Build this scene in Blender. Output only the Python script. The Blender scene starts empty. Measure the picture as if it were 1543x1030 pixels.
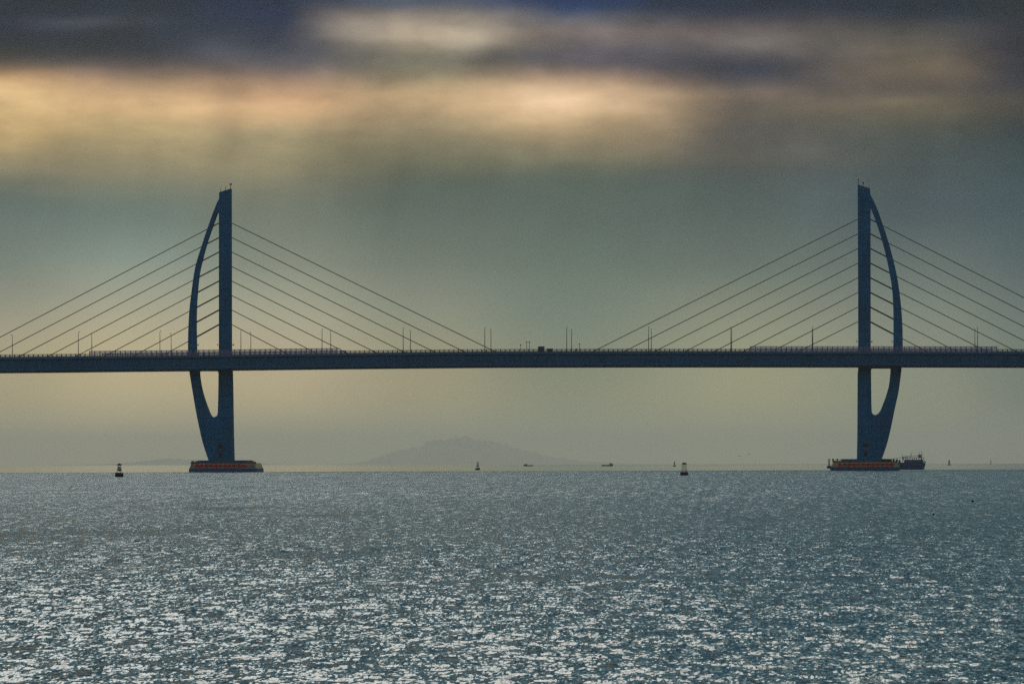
import bpy, bmesh, math, random
import numpy as np
from mathutils import Vector, geometry

scene = bpy.context.scene
C = scene.collection
R = math.radians

# ------------------------------------------------------------------ camera
F, FX, HZ, ROLL, CAMH = 6031.0, 1130.0, 698.2, 0.0021, 3.0
cam = bpy.data.cameras.new('camera'); camo = bpy.data.objects.new('camera', cam); C.objects.link(camo)
cam.sensor_width = 36.0
cam.lens = 36.0*F/1543.0
cam.shift_x = -(FX-771.5)/1543.0
cam.shift_y = (HZ-515.0)/1543.0
cam.clip_start = 1.0; cam.clip_end = 200000.0
camo.location = (0, 0, CAMH)
camo.rotation_euler = (R(90), ROLL, 0)
scene.camera = camo

def unroll(px, py):
    dx, dy = px-FX, py-HZ
    c, s = math.cos(ROLL), math.sin(ROLL)
    return dx*c-dy*s, dx*s+dy*c
def P(px, py, Y):
    """point of the place seen at a pixel of the photograph, at ground distance Y"""
    dx, dy = unroll(px, py)
    return Vector((dx*Y/F, Y, CAMH-dy*Y/F))

# ------------------------------------------------------------------ colour management
scene.view_settings.view_transform = 'Standard'
scene.view_settings.look = 'None'
scene.view_settings.exposure = 0.0
scene.view_settings.gamma = 1.0
scene.cycles.use_denoising = False
scene.cycles.sample_clamp_indirect = 4.0
scene.cycles.max_bounces = 6
scene.cycles.volume_bounces = 1

# ------------------------------------------------------------------ node helpers
def lin(c):
    out = []
    for v in c:
        v = v/255.0
        out.append(v/12.92 if v <= 0.04045 else ((v+0.055)/1.055)**2.4)
    return out
class G:
    def __init__(s, nt): s.nt = nt
    def sock(s, n, i, v):
        if isinstance(v, bpy.types.NodeSocket): s.nt.links.new(v, n.inputs[i])
        elif v is not None:
            n.inputs[i].default_value = v
    def m(s, op, a, b=None, c=None, clamp=False):
        n = s.nt.nodes.new('ShaderNodeMath'); n.operation = op; n.use_clamp = clamp
        s.sock(n, 0, a); s.sock(n, 1, b); s.sock(n, 2, c)
        return n.outputs[0]
    def smooth(s, v, a, b, c=0.0, d=1.0):
        n = s.nt.nodes.new('ShaderNodeMapRange'); n.interpolation_type = 'SMOOTHSTEP'
        s.sock(n, 0, v); s.sock(n, 1, a); s.sock(n, 2, b); s.sock(n, 3, c); s.sock(n, 4, d)
        return n.outputs[0]
    def lerp(s, v, a, b, c=0.0, d=1.0):
        n = s.nt.nodes.new('ShaderNodeMapRange')
        s.sock(n, 0, v); s.sock(n, 1, a); s.sock(n, 2, b); s.sock(n, 3, c); s.sock(n, 4, d)
        return n.outputs[0]
    def xyz(s, x, y, z):
        n = s.nt.nodes.new('ShaderNodeCombineXYZ'); s.sock(n, 0, x); s.sock(n, 1, y); s.sock(n, 2, z)
        return n.outputs[0]
    def sep(s, v):
        n = s.nt.nodes.new('ShaderNodeSeparateXYZ'); s.sock(n, 0, v); return n.outputs
    def noise(s, vec, scale, detail=3.0, rough=0.55, lac=2.0, dist=0.0, dims='3D'):
        n = s.nt.nodes.new('ShaderNodeTexNoise'); n.noise_dimensions = dims
        s.sock(n, 'Vector', vec); n.inputs['Scale'].default_value = scale
        n.inputs['Detail'].default_value = detail; n.inputs['Roughness'].default_value = rough
        n.inputs['Lacunarity'].default_value = lac; n.inputs['Distortion'].default_value = dist
        return n.outputs['Fac'], n.outputs['Color']
    def vm(s, op, a, b=None, sc=None):
        n = s.nt.nodes.new('ShaderNodeVectorMath'); n.operation = op
        s.sock(n, 0, a); s.sock(n, 1, b)
        if sc is not None: s.sock(n, 'Scale', sc)
        return n.outputs[0]
    def mix(s, f, a, b, mode='MIX'):
        n = s.nt.nodes.new('ShaderNodeMix'); n.data_type = 'RGBA'; n.blend_type = mode
        s.sock(n, 0, f)
        for i, v in ((6, a), (7, b)):
            if isinstance(v, bpy.types.NodeSocket): s.nt.links.new(v, n.inputs[i])
            else: n.inputs[i].default_value = tuple(v)+(1.0,) if len(v) == 3 else v
        return n.outputs[2]
    def ramp(s, fac, stops, interp='B_SPLINE'):
        n = s.nt.nodes.new('ShaderNodeValToRGB'); cr = n.color_ramp; cr.interpolation = interp
        s.sock(n, 0, fac)
        while len(cr.elements) > 1: cr.elements.remove(cr.elements[-1])
        cr.elements[0].position = stops[0][0]; cr.elements[0].color = tuple(lin(stops[0][1]))+(1,)
        for p, c in stops[1:]:
            e = cr.elements.new(p); e.color = tuple(lin(c))+(1,)
        return n.outputs[0]

# ------------------------------------------------------------------ world: dusky, cloud-banded sky
SUN_EL, SUN_AZ = R(44), R(-14)          # azimuth from +Y towards +X
world = bpy.data.worlds.new('World'); scene.world = world; world.use_nodes = True
nt = world.node_tree; nt.nodes.clear(); g = G(nt)
tc = nt.nodes.new('ShaderNodeTexCoord')
d = g.vm('NORMALIZE', tc.outputs['Generated'])
dx, dy, dz = g.sep(d)
az = g.m('ARCTAN2', dx, dy)
el = g.m('ARCSINE', g.m('MINIMUM', g.m('MAXIMUM', dz, -1.0), 1.0))
u0 = g.m('MULTIPLY_ADD', az, F, FX)            # 6031 units of sky per radian
v0 = g.m('MULTIPLY_ADD', el, -F, HZ)
# drifting, horizontally stretched warp so that bands break up
wv = g.xyz(g.m('MULTIPLY', u0, 0.0028), g.m('MULTIPLY', v0, 0.010), 0.0)
wf, wc = g.noise(wv, 1.0, 3.0, 0.5)
wr, wg_, wb = g.sep(wc)
lowfade = g.smooth(v0, 420.0, 230.0, 0.25, 1.0)
u = g.m('ADD', u0, g.m('MULTIPLY', g.m('MULTIPLY', g.m('SUBTRACT', wr, 0.5), 150.0), lowfade))
v = g.m('ADD', v0, g.m('MULTIPLY', g.m('MULTIPLY', g.m('SUBTRACT', wg_, 0.5), 46.0), lowfade))
t = g.m('DIVIDE', g.m('ADD', v, 60.0), 780.0, clamp=True)
COLS = [
 (0,   [(5,(28,48,62)),(45,(60,62,72)),(75,(40,52,64)),(105,(85,80,75)),(130,(205,165,120)),(160,(215,185,135)),(200,(195,165,115)),(232,(150,137,104)),(295,(98,110,103)),(330,(105,118,112)),(400,(120,130,120)),(460,(140,143,130)),(520,(158,155,132)),(600,(155,148,122)),(690,(160,155,130))]),
 (200, [(5,(40,55,66)),(45,(65,68,78)),(70,(35,52,65)),(100,(75,72,78)),(130,(165,140,115)),(165,(215,178,132)),(200,(165,150,112)),(235,(162,146,112)),(300,(106,117,107)),(340,(110,125,118)),(400,(135,148,138)),(460,(158,160,142)),(520,(172,165,138)),(600,(168,160,130)),(690,(162,158,132))]),
 (420, [(5,(38,58,75)),(50,(33,53,74)),(90,(75,78,88)),(120,(140,120,105)),(165,(218,175,130)),(205,(160,150,118)),(245,(155,143,111)),(305,(106,114,103)),(400,(130,138,125)),(460,(155,158,140)),(520,(165,160,138)),(600,(165,155,128)),(690,(150,152,125))]),
 (640, [(5,(70,80,95)),(25,(150,130,120)),(60,(200,170,146)),(85,(110,105,95)),(120,(130,125,105)),(150,(210,178,135)),(200,(140,130,105)),(250,(110,110,90)),(285,(85,98,92)),(400,(115,122,112)),(460,(130,138,125)),(520,(140,142,122)),(600,(148,142,118)),(690,(142,148,124))]),
 (850, [(5,(30,60,90)),(30,(55,72,92)),(60,(140,118,108)),(90,(65,75,95)),(115,(150,125,105)),(150,(235,200,158)),(190,(180,155,118)),(240,(115,118,100)),(275,(85,98,92)),(400,(105,118,108)),(460,(112,125,115)),(520,(120,130,118)),(600,(125,128,110)),(690,(140,148,125))]),
 (1130,[(5,(20,48,65)),(30,(55,60,75)),(60,(115,98,92)),(95,(60,68,82)),(120,(75,75,82)),(145,(118,105,90)),(180,(85,85,82)),(230,(95,92,85)),(275,(78,90,90)),(400,(100,112,105)),(460,(125,132,118)),(520,(140,145,125)),(600,(138,138,115)),(690,(145,150,125))]),
 (1400,[(5,(45,52,65)),(30,(45,60,70)),(70,(105,92,85)),(110,(110,98,80)),(135,(75,75,75)),(160,(115,105,85)),(200,(75,82,78)),(270,(78,90,92)),(330,(78,90,95)),(400,(100,112,108)),(460,(115,124,116)),(520,(125,132,120)),(600,(122,128,112)),(690,(125,135,118))]),
 (1560,[(5,(38,40,55)),(60,(58,55,65)),(100,(60,60,68)),(130,(52,60,72)),(160,(85,80,70)),(200,(55,65,65)),(270,(65,78,82)),(400,(85,98,100)),(460,(100,112,110)),(520,(108,118,110)),(600,(105,112,105)),(690,(108,118,108))]),
]
SKY_GAIN = 1.0
HAZE_D, HAZE_TOP = 2.7e-5, 690.0
AIR = ((0.24, 0.25, 0.21), (0.15, 0.16, 0.15))      # what the haze itself adds, sun side and away from it
def through_air(c, p, cx):
    # the clouds stand behind the sea haze: their own brightness, seen through it, gives the tone c
    e = max((HZ-p)/F, 1e-4); T = max(math.exp(-HAZE_D*min(HAZE_TOP/e, 100000.0)), 0.35)
    w = min(max(cx/1543.0, 0), 1); L = lin(c)
    o = []
    for k in range(3):
        a = (AIR[0][k]*T+AIR[1][k]*(1-T))*(1.1-0.2*w)
        o.append(max((L[k]-(1-T)*a)/T, (0.0015,0.009,0.016)[k]))
    return [255*(12.92*x if x <= 0.0031308 else 1.055*x**(1/2.4)-0.055) for x in o]
col = None
for i, (cx, st) in enumerate(COLS):
    stops = [((p+60)/780.0, through_air(c, p, cx)) for p, c in st]
    r_ = g.ramp(t, stops)
    if col is None: col = r_
    else:
        f = g.smooth(u, float(COLS[i-1][0]), float(cx))
        col = g.mix(f, col, r_)
# soft cloud mottling inside the bands
mf, _ = g.noise(g.xyz(g.m('MULTIPLY', u0, 0.0075), g.m('MULTIPLY', v0, 0.013), 3.7), 1.0, 4.0, 0.5)
mamp = g.m('ADD', g.smooth(v0, 360.0, 200.0, 0.12, 0.8), g.smooth(v0, 150.0, 90.0, 0.0, 0.9))
mott = g.m('ADD', 1.0, g.m('MULTIPLY', g.m('SUBTRACT', mf, 0.5), mamp))
low = g.vm('SCALE', col, None, mott)
# brighter breaks where light comes through
def glow(acc, cx, cy, sx, sy, amt, tint):
    a_ = g.m('POWER', g.m('DIVIDE', g.m('SUBTRACT', u, cx), sx), 2.0); b_ = g.m('POWER', g.m('DIVIDE', g.m('SUBTRACT', v, cy), sy), 2.0)
    e_ = g.m('EXPONENT', g.m('MULTIPLY', g.m('ADD', a_, b_), -1.0))
    return g.vm('ADD', acc, g.vm('SCALE', tuple(x*amt for x in tint), None, e_))
for args in ((855,150,55,26,0.22,(1.0,0.78,0.5)),(700,62,50,26,0.22,(1.0,0.76,0.6)),(560,48,60,16,0.10,(1.0,0.8,0.7)),(310,166,150,16,0.10,(1.0,0.72,0.4)),(10,148,60,20,0.16,(1.0,0.75,0.4)),(1160,66,70,16,0.05,(1.0,0.75,0.65)),(1330,100,90,40,0.03,(1.0,0.8,0.6)),(130,46,80,11,0.035,(1.0,0.85,0.9)),(355,78,45,22,0.025,(0.9,0.85,1.0)),(1140,66,60,13,0.05,(1.0,0.8,0.75)),(1345,152,60,11,0.045,(1.0,0.8,0.45)),(1160,140,60,13,0.045,(1.0,0.75,0.6)),(1235,222,60,20,0.02,(1.0,0.85,0.75)),(25,210,60,40,0.06,(1.0,0.75,0.4))):
    low = glow(low, *args)
# slanting shafts of light falling from the breaks
sh, _ = g.noise(g.xyz(g.m('MULTIPLY', g.m('ADD', u0, g.m('MULTIPLY', v0, 0.2)), 0.008), g.m('MULTIPLY', v0, 0.0012), 8.1), 1.0, 3.0, 0.5)
sa = g.m('MULTIPLY', g.smooth(v0, 60.0, 190.0), g.smooth(v0, 480.0, 230.0))
low = g.vm('SCALE', low, None, g.m('ADD', 1.0, g.m('MULTIPLY', g.m('MULTIPLY', g.m('SUBTRACT', sh, 0.5), 0.7), sa)))
# the sky above the picture: broken overcast, silver round the veiled sun
eld = g.m('MULTIPLY', el, 180/math.pi)
cf, _ = g.noise(g.xyz(g.m('MULTIPLY', az, 7.0), g.m('MULTIPLY', el, 16.0), 1.3), 1.0, 4.0, 0.6)
hi = g.ramp(g.m('DIVIDE', eld, 90.0, clamp=True),
    [(0.0,(120,130,130)),(0.075,(16,50,66)),(0.115,(24,72,95)),(0.17,(46,94,114)),(0.225,(108,147,162)),(0.29,(190,212,218)),(0.42,(215,230,235)),(0.55,(120,148,162)),(0.75,(45,75,105)),(1.0,(22,50,85))], 'LINEAR')
hi = g.vm('SCALE', hi, None, g.lerp(cf, 0.36, 0.66, 0.45, 1.75))
# falls off to a dim blue away from the sun's side
da = g.m('ABSOLUTE', g.m('SUBTRACT', az, SUN_AZ))
back = g.smooth(da, 0.45, 1.6)
sky = nt.nodes.new('ShaderNodeTexSky'); sky.sky_type = 'NISHITA'; sky.sun_disc = False
sky.sun_elevation = R(28); sky.sun_rotation = SUN_AZ
sky.air_density = 1.0; sky.dust_density = 1.0; sky.ozone_density = 4.0
nish = g.vm('SCALE', sky.outputs[0], None, 0.05)
bk = g.vm('MULTIPLY', nish, (2.3, 1.6, 1.35))
front = g.mix(g.smooth(v0, -10.0, -160.0), low, hi)
front = g.mix(g.smooth(da, 0.35, 0.9), front, g.vm('SCALE', hi, None, 0.5))
low2 = g.vm('MULTIPLY', front, (1.08, 1.02, 0.96))
front = g.mix(g.smooth(v0, 300.0, 520.0), front, low2)
fine, _ = g.noise(g.xyz(g.m('MULTIPLY', u0, 0.016), g.m('MULTIPLY', v0, 0.045), 6.2), 1.0, 5.0, 0.6)
front = g.vm('SCALE', front, None, g.m('ADD', 1.0, g.m('MULTIPLY', g.m('SUBTRACT', fine, 0.5), g.smooth(v0, 330.0, 180.0, 0.05, 0.45))))
front = g.mix(g.smooth(v0, 125.0, 70.0, 0.0, 1.0), front, g.vm('MULTIPLY', front, (0.88, 1.03, 1.0)))
allc = g.mix(back, front, bk)
bg = nt.nodes.new('ShaderNodeBackground'); out = nt.nodes.new('ShaderNodeOutputWorld')
nt.links.new(g.vm('SCALE', allc, None, SKY_GAIN), bg.inputs[0]); bg.inputs[1].default_value = 1.0
nt.links.new(bg.outputs[0], out.inputs[0])
world.cycles.sampling_method = 'MANUAL'; world.cycles.sample_map_resolution = 2048

# ------------------------------------------------------------------ sun
sl = bpy.data.lights.new('sun', 'SUN'); sl.energy = 1.0; sl.angle = R(31.0); sl.color = (1.0, 0.95, 0.86)
so = bpy.data.objects.new('sun', sl); C.objects.link(so)
sdir = Vector((math.sin(SUN_AZ)*math.cos(SUN_EL), math.cos(SUN_AZ)*math.cos(SUN_EL), math.sin(SUN_EL)))
so.rotation_euler = sdir.to_track_quat('Z', 'Y').to_euler()

# ------------------------------------------------------------------ materials
def mat(name, color, rough=0.7, metal=0.0, var=0.15, scale=0.6, spec=0.3, joints=None):
    m = bpy.data.materials.new(name); m.use_nodes = True; nt = m.node_tree; q = G(nt)
    b = nt.nodes['Principled BSDF']
    tc = nt.nodes.new('ShaderNodeTexCoord')
    f, _ = q.noise(tc.outputs['Object'], scale, 5.0, 0.6)
    k = q.lerp(f, 0.3, 0.7, 1-var, 1+var)
    if joints:      # casting or plate joints, and streaks running down from them
        axis, step, wid = joints
        c_ = q.sep(tc.outputs['Object'])[axis]
        fr = q.m('FRACT', q.m('DIVIDE', c_, step))
        k = q.m('MULTIPLY', k, q.m('SUBTRACT', 1.0, q.m('MULTIPLY', q.m('LESS_THAN', fr, wid/step), 0.45)))
        ox, oy, oz = q.sep(tc.outputs['Object'])
        st_, _ = q.noise(q.xyz(q.m('MULTIPLY', ox, 1.3), oy, q.m('MULTIPLY', oz, 0.05)), 1.0, 4, 0.6)
        k = q.m('MULTIPLY', k, q.lerp(st_, 0.35, 0.7, 0.8, 1.2))
    nt.links.new(q.vm('SCALE', tuple(color), None, k), b.inputs['Base Color'])
    b.inputs['Roughness'].default_value = rough; b.inputs['Metallic'].default_value = metal
    b.inputs['Specular IOR Level'].default_value = spec
    return m
M = dict(
 concrete=mat('blue_grey_tower_coating', (0.008,0.135,0.25), 0.85, 0, 0.22, 0.07, joints=(2, 4.5, 0.25)),
 girder=mat('painted_girder_steel', (0.007,0.108,0.20), 0.6, 0, 0.18, 0.06, joints=(0, 12.5, 0.3)),
 flange=mat('girder_edge_paint', (0.03,0.15,0.23), 0.6, 0, 0.12, 0.3),
 cable=mat('cable_sheath', (0.05,0.05,0.045), 0.6, 0, 0.1, 0.5),
 rail=mat('rail_steel', (0.10,0.10,0.13), 0.5, 0.2, 0.1, 1),
 pole=mat('lamp_pole_steel', (0.09,0.09,0.07), 0.5, 0.3, 0.1, 1),
 dark=mat('dark_steel', (0.02,0.025,0.035), 0.6, 0.1, 0.2, 1),
 navy=mat('navy_hull_paint', (0.025,0.10,0.19), 0.55, 0, 0.2, 0.4),
 red=mat('red_block_paint', (0.62,0.07,0.045), 0.6, 0, 0.25, 0.8),
 olive=mat('fender_olive_paint', (0.50,0.42,0.22), 0.7, 0, 0.25, 0.5),
 rust=mat('rusty_steel', (0.26,0.14,0.11), 0.8, 0.1, 0.3, 0.9),
 black=mat('black_paint', (0.008,0.009,0.011), 0.5, 0, 0.2, 1),
 grey=mat('pale_grey_paint', (0.42,0.42,0.46), 0.5, 0, 0.15, 1),
 white=mat('white_paint', (0.75,0.76,0.78), 0.5, 0, 0.1, 1),
 plum=mat('dark_red_paint', (0.11,0.03,0.05), 0.6, 0, 0.2, 1),
 asphalt=mat('asphalt', (0.05,0.05,0.05), 0.9, 0, 0.2, 1),
 cabin=mat('cabin_blue_paint', (0.04,0.09,0.13), 0.5, 0, 0.1, 1),
 green=mat('green_paint', (0.04,0.09,0.06), 0.6, 0, 0.2, 1),
 glass=mat('dark_glass', (0.02,0.03,0.04), 0.1, 0, 0.05, 1, 0.5),
 hill=mat('haze_paled_hillside', (0.30,0.34,0.25), 0.95, 0, 0.35, 0.002),  # hillside lightened: part of the haze fade is put into its colour
 feather=mat('dark_feathers', (0.04,0.04,0.035), 0.9, 0, 0.1, 5),
)
def panel_mat():
    m = bpy.data.materials.new('barrier_panel'); m.use_nodes = True; nt = m.node_tree
    b = nt.nodes['Principled BSDF']; b.inputs['Base Color'].default_value = (0.35,0.37,0.48,1)
    b.inputs['Roughness'].default_value = 0.3
    tr = nt.nodes.new('ShaderNodeBsdfTransparent'); tr.inputs[0].default_value = (0.85,0.86,0.93,1)
    mx = nt.nodes.new('ShaderNodeMixShader'); mx.inputs[0].default_value = 0.25
    nt.links.new(tr.outputs[0], mx.inputs[1]); nt.links.new(b.outputs[0], mx.inputs[2])
    nt.links.new(mx.outputs[0], nt.nodes['Material Output'].inputs[0])
    return m
M['panel'] = panel_mat()

# ------------------------------------------------------------------ object helpers
def tag(o, label=None, cat=None, group=None, kind=None):
    if label: o['label'] = label
    if cat: o['category'] = cat
    if group: o['group'] = group
    if kind: o['kind'] = kind
    return o
def empty(name, loc, label, cat, group=None, rz=0.0):
    o = bpy.data.objects.new(name, None); C.objects.link(o)
    o.location = loc; o.rotation_euler = (0,0,rz); o.empty_display_size = 1
    return tag(o, label, cat, group)
def obj(name, bm, m, parent=None, smooth=False, loc=None):
    bmesh.ops.recalc_face_normals(bm, faces=bm.faces)
    me = bpy.data.meshes.new(name); bm.to_mesh(me); bm.free()
    if smooth:
        for p in me.polygons: p.use_smooth = True
    me.materials.append(m if not isinstance(m, str) else M[m])
    o = bpy.data.objects.new(name, me); C.objects.link(o)
    if parent: o.parent = parent
    if loc is not None: o.location = loc
    return o
def B(): return bmesh.new()
def box(bm, x0, x1, y0, y1, z0, z1, bev=0.0):
    vs = [bm.verts.new((x, y, z)) for x in (x0,x1) for y in (y0,y1) for z in (z0,z1)]
    fs = [(0,1,3,2),(4,6,7,5),(0,4,5,1),(2,3,7,6),(0,2,6,4),(1,5,7,3)]
    faces = [bm.faces.new([vs[i] for i in f]) for f in fs]
    if bev > 0:
        ed = set(e for f in faces for e in f.edges)
        bmesh.ops.bevel(bm, geom=list(ed), offset=bev, segments=2, affect='EDGES')
    return bm
def tube(bm, p, q, r0, r1=None, n=8, cap=True):
    r1 = r0 if r1 is None else r1
    p, q = Vector(p), Vector(q); a = (q-p).normalized()
    h = Vector((0,0,1)) if abs(a.z) < 0.9 else Vector((1,0,0))
    s = a.cross(h).normalized(); t_ = a.cross(s)
    A = []; Bq = []
    for i in range(n):
        w = 2*math.pi*i/n; e = s*math.cos(w)+t_*math.sin(w)
        A.append(bm.verts.new(p+e*r0)); Bq.append(bm.verts.new(q+e*r1))
    for i in range(n):
        j = (i+1) % n; bm.faces.new((A[i], A[j], Bq[j], Bq[i]))
    if cap: bm.faces.new(A[::-1]); bm.faces.new(Bq)
    return bm
def lathe(bm, prof, n=20, c=(0,0)):
    rings = []
    for r, z in prof:
        rings.append([bm.verts.new((c[0]+r*math.cos(2*math.pi*i/n), c[1]+r*math.sin(2*math.pi*i/n), z)) for i in range(n)])
    for a, b in zip(rings, rings[1:]):
        for i in range(n):
            j = (i+1) % n; bm.faces.new((a[i], a[j], b[j], b[i]))
    bm.faces.new(rings[0][::-1]); bm.faces.new(rings[-1])
    return bm
def slab(bm, loops, y0fn, y1fn):
    """polygon with holes in XZ, given thickness in Y; loops[0] outer"""
    flat = [Vector((x, z, 0)) for lp in loops for x, z in lp]
    tris = geometry.tessellate_polygon([[Vector((x, z, 0)) for x, z in lp] for lp in loops])
    A = [bm.verts.new((p.x, y0fn(p.y), p.y)) for p in flat]
    Bk = [bm.verts.new((p.x, y1fn(p.y), p.y)) for p in flat]
    for a, b, c in tris:
        try: bm.faces.new((A[a], A[b], A[c])); bm.faces.new((Bk[c], Bk[b], Bk[a]))
        except ValueError: pass
    k = 0
    for lp in loops:
        n = len(lp)
        for i in range(n):
            j = (i+1) % n
            bm.faces.new((A[k+i], A[k+j], Bk[k+j], Bk[k+i]))
        k += n
    return bm
def catmull(pts, n=6):
    out = []
    for i in range(len(pts)-1):
        p0 = pts[max(i-1,0)]; p1 = pts[i]; p2 = pts[i+1]; p3 = pts[min(i+2,len(pts)-1)]
        for k in range(n):
            s = k/n
            out.append(tuple(0.5*((2*p1[a])+(-p0[a]+p2[a])*s+(2*p0[a]-5*p1[a]+4*p2[a]-p3[a])*s*s+(-p0[a]+3*p1[a]-3*p2[a]+p3[a])*s**3) for a in (0,1)))
    out.append(pts[-1])
    return out
def interp(x, tab):
    if x <= tab[0][0]:
        a, b = tab[0], tab[1]
    elif x >= tab[-1][0]:
        a, b = tab[-2], tab[-1]
    else:
        for a, b in zip(tab, tab[1:]):
            if a[0] <= x <= b[0]: break
    return a[1]+(b[1]-a[1])*(x-a[0])/(b[0]-a[0])

# ------------------------------------------------------------------ sea
def build_sea():
    Ymax = 98000.0
    # distances: fine rows where waves can be seen, coarse beyond
    dp = np.concatenate([np.arange(1085-HZ, 60, -0.36), np.arange(60, 12, -0.30), np.geomspace(12, 0.18, 60)])
    ys = F*CAMH/dp
    ys = np.concatenate([np.linspace(-900, ys[0]*0.93, 24), ys]); ys[-1] = Ymax
    lo, hi_ = -1130-45, 1543-1130+45
    us = np.concatenate([-FX-45-np.geomspace(8000, 8, 22), np.arange(lo, hi_, 1.05), hi_+np.geomspace(8, 8000, 22)])
    Yw = np.maximum(np.abs(ys), 48.0)
    X = (us[None, :]*Yw[:, None]/F).astype(np.float64)
    Y = np.repeat(ys[:, None], len(us), 1)
    Z = np.zeros_like(X)
    rng = np.random.default_rng(7)
    N = 90
    lam = np.exp(rng.uniform(np.log(0.11), np.log(1.8), N))
    th = rng.normal(0.0, 1.0, N) + np.pi/2 + 0.25      # travelling mostly towards the camera
    ph = rng.uniform(0, 2*np.pi, N)
    slope = 0.021*np.where(lam > 1.0, 0.6, 1.0)
    rowsp = np.abs(np.gradient(ys))[:, None]
    r1 = slice(24, len(ys)-60)
    Xr, Yr = X[r1], Y[r1]; acc = np.zeros_like(Xr)
    patch = (1 + 0.18*np.sin(Xr*0.11+Yr*0.031+1.2)*np.sin(Yr*0.083-Xr*0.02) + 0.12*np.sin(Xr*0.31+Yr*0.11)*np.sin(Yr*0.29+0.5-Xr*0.07))
    for i in range(N):
        k = 2*np.pi/lam[i]; a = slope[i]/k
        acc += a*np.sin(k*(np.cos(th[i])*Xr+np.sin(th[i])*Yr)+ph[i])
    acc *= patch
    acc = acc + 0.8*np.sign(acc)*acc*acc*(acc > 0)      # sharper crests
    # slicks: calm lanes lying across the water
    sl_ = np.zeros_like(Xr)
    for px, py, wpx, hpx in ((130,802,210,7),(20,812,120,5),(470,836,150,8),(620,826,130,4),(340,765,120,3),(480,776,140,2.5),(900,868,190,5),(1190,872,220,4),(950,938,60,5),(1260,935,130,5),(1135,783,55,5),(1400,800,110,3)):
        dxp, dyp = unroll(px, py); yc = F*CAMH/dyp; xc = dxp*yc/F
        a_ = wpx*yc/F; b_ = abs(F*CAMH/(dyp-hpx)-yc)
        wob = 0.35*np.sin(Xr*3.1/a_*2.3+Yr*1.7/b_+px)+0.25*np.sin(Xr*7.3/a_-Yr*2.9/b_)
        sl_ = np.maximum(sl_, np.clip(1.2-((Xr-xc)/a_)**2-((Yr-yc)/b_+wob*0.6)**2, 0, 1))
    sl_ = sl_*sl_*(3-2*sl_)*0.9
    acc = acc*(1-0.25*sl_)
    fade = np.clip((Yr-48)/4, 0, 1)*np.clip((6000-Yr)/4000, 0, 1)
    Z[r1] = acc*fade
    nr, nc = X.shape; SL = np.zeros_like(X); SL[r1] = sl_
    co = np.stack([X, Y, Z], -1).reshape(-1, 3).astype(np.float32)
    idx = np.arange(nr*nc).reshape(nr, nc)
    q = np.stack([idx[:-1,:-1], idx[:-1,1:], idx[1:,1:], idx[1:,:-1]], -1).reshape(-1, 4)
    me = bpy.data.meshes.new('sea')
    me.vertices.add(len(co)); me.vertices.foreach_set('co', co.ravel())
    me.loops.add(q.size); me.loops.foreach_set('vertex_index', q.ravel().astype(np.int32))
    me.polygons.add(len(q)); me.polygons.foreach_set('loop_start', np.arange(0, q.size, 4, dtype=np.int32))
    me.update(); me.validate()
    at_ = me.attributes.new('slick', 'FLOAT', 'POINT'); at_.data.foreach_set('value', SL.astype(np.float32).ravel())
    me.polygons.foreach_set('use_smooth', np.ones(len(me.polygons), dtype=bool))
    m = bpy.data.materials.new('sea_water'); m.use_nodes = True; nt = m.node_tree; q = G(nt)
    b = nt.nodes['Principled BSDF']
    b.inputs['Base Color'].default_value = (0.010,0.030,0.038,1); b.inputs['IOR'].default_value = 1.333
    geo = nt.nodes.new('ShaderNodeNewGeometry'); pos = geo.outputs['Position']
    x, y, z = q.sep(pos)
    # wind zones: ruffled water on this side of the bridge, calmer water beyond it
    edge = q.m('ADD', q.m('SUBTRACT', y, 1790.0), q.m('MULTIPLY', x, -0.75))
    n0, _ = q.noise(q.xyz(q.m('MULTIPLY', x, 0.01), q.m('MULTIPLY', y, 0.004), 0), 1.0, 3)
    edge = q.m('ADD', edge, q.m('MULTIPLY', q.m('SUBTRACT', n0, 0.5), 160.0))
    calm = q.smooth(edge, -40.0, 60.0)
    # slicks: long smooth patches lying across the view
    an = nt.nodes.new('ShaderNodeAttribute'); an.attribute_name = 'slick'; slick = an.outputs['Fac']
    b1, _ = q.noise(q.xyz(q.m('MULTIPLY', x, 1.1), q.m('MULTIPLY', y, 0.22), 2.0), 1.0, 4, 0.65)
    slick = q.m('MULTIPLY', q.smooth(q.m('ADD', slick, q.m('MULTIPLY', b1, 1.6)), 1.0, 1.9), 0.18)
    amp = q.m('SUBTRACT', 1.0, q.m('MULTIPLY', slick, 0.92))
    amp = q.m('MULTIPLY', amp, q.lerp(calm, 0, 1, 1.0, 0.07))
    amp = q.m('MULTIPLY', amp, q.smooth(y, 3800.0, 5200.0, 1.0, 0.35))
    # ripples as a spread of facet slopes, at three sizes
    tot = None
    for sx, sy, s_, det, y0, y1 in ((16.0, 4.2, 0.52, 3, 0, 0), (2.9, 0.55, 0.33, 3, 0, 0), (1.7, 0.05, 0.20, 2, 160.0, 420.0), (0.7, 0.016, 0.12, 2, 450.0, 900.0)):
        _, cc = q.noise(q.xyz(q.m('MULTIPLY', x, sx), q.m('MULTIPLY', y, sy), s_*10), 1.0, det, 0.6)
        vv = q.vm('SCALE', q.vm('SUBTRACT', cc, (0.5,0.5,0.5)), None, s_*2.0)
        if y1: vv = q.vm('SCALE', vv, None, q.smooth(y, y0, y1))    # longer swell streaks out in open water
        tot = vv if tot is None else q.vm('ADD', tot, vv)
    far_ = q.smooth(y, 4300.0, 5600.0, 0.0, -0.014)
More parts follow.
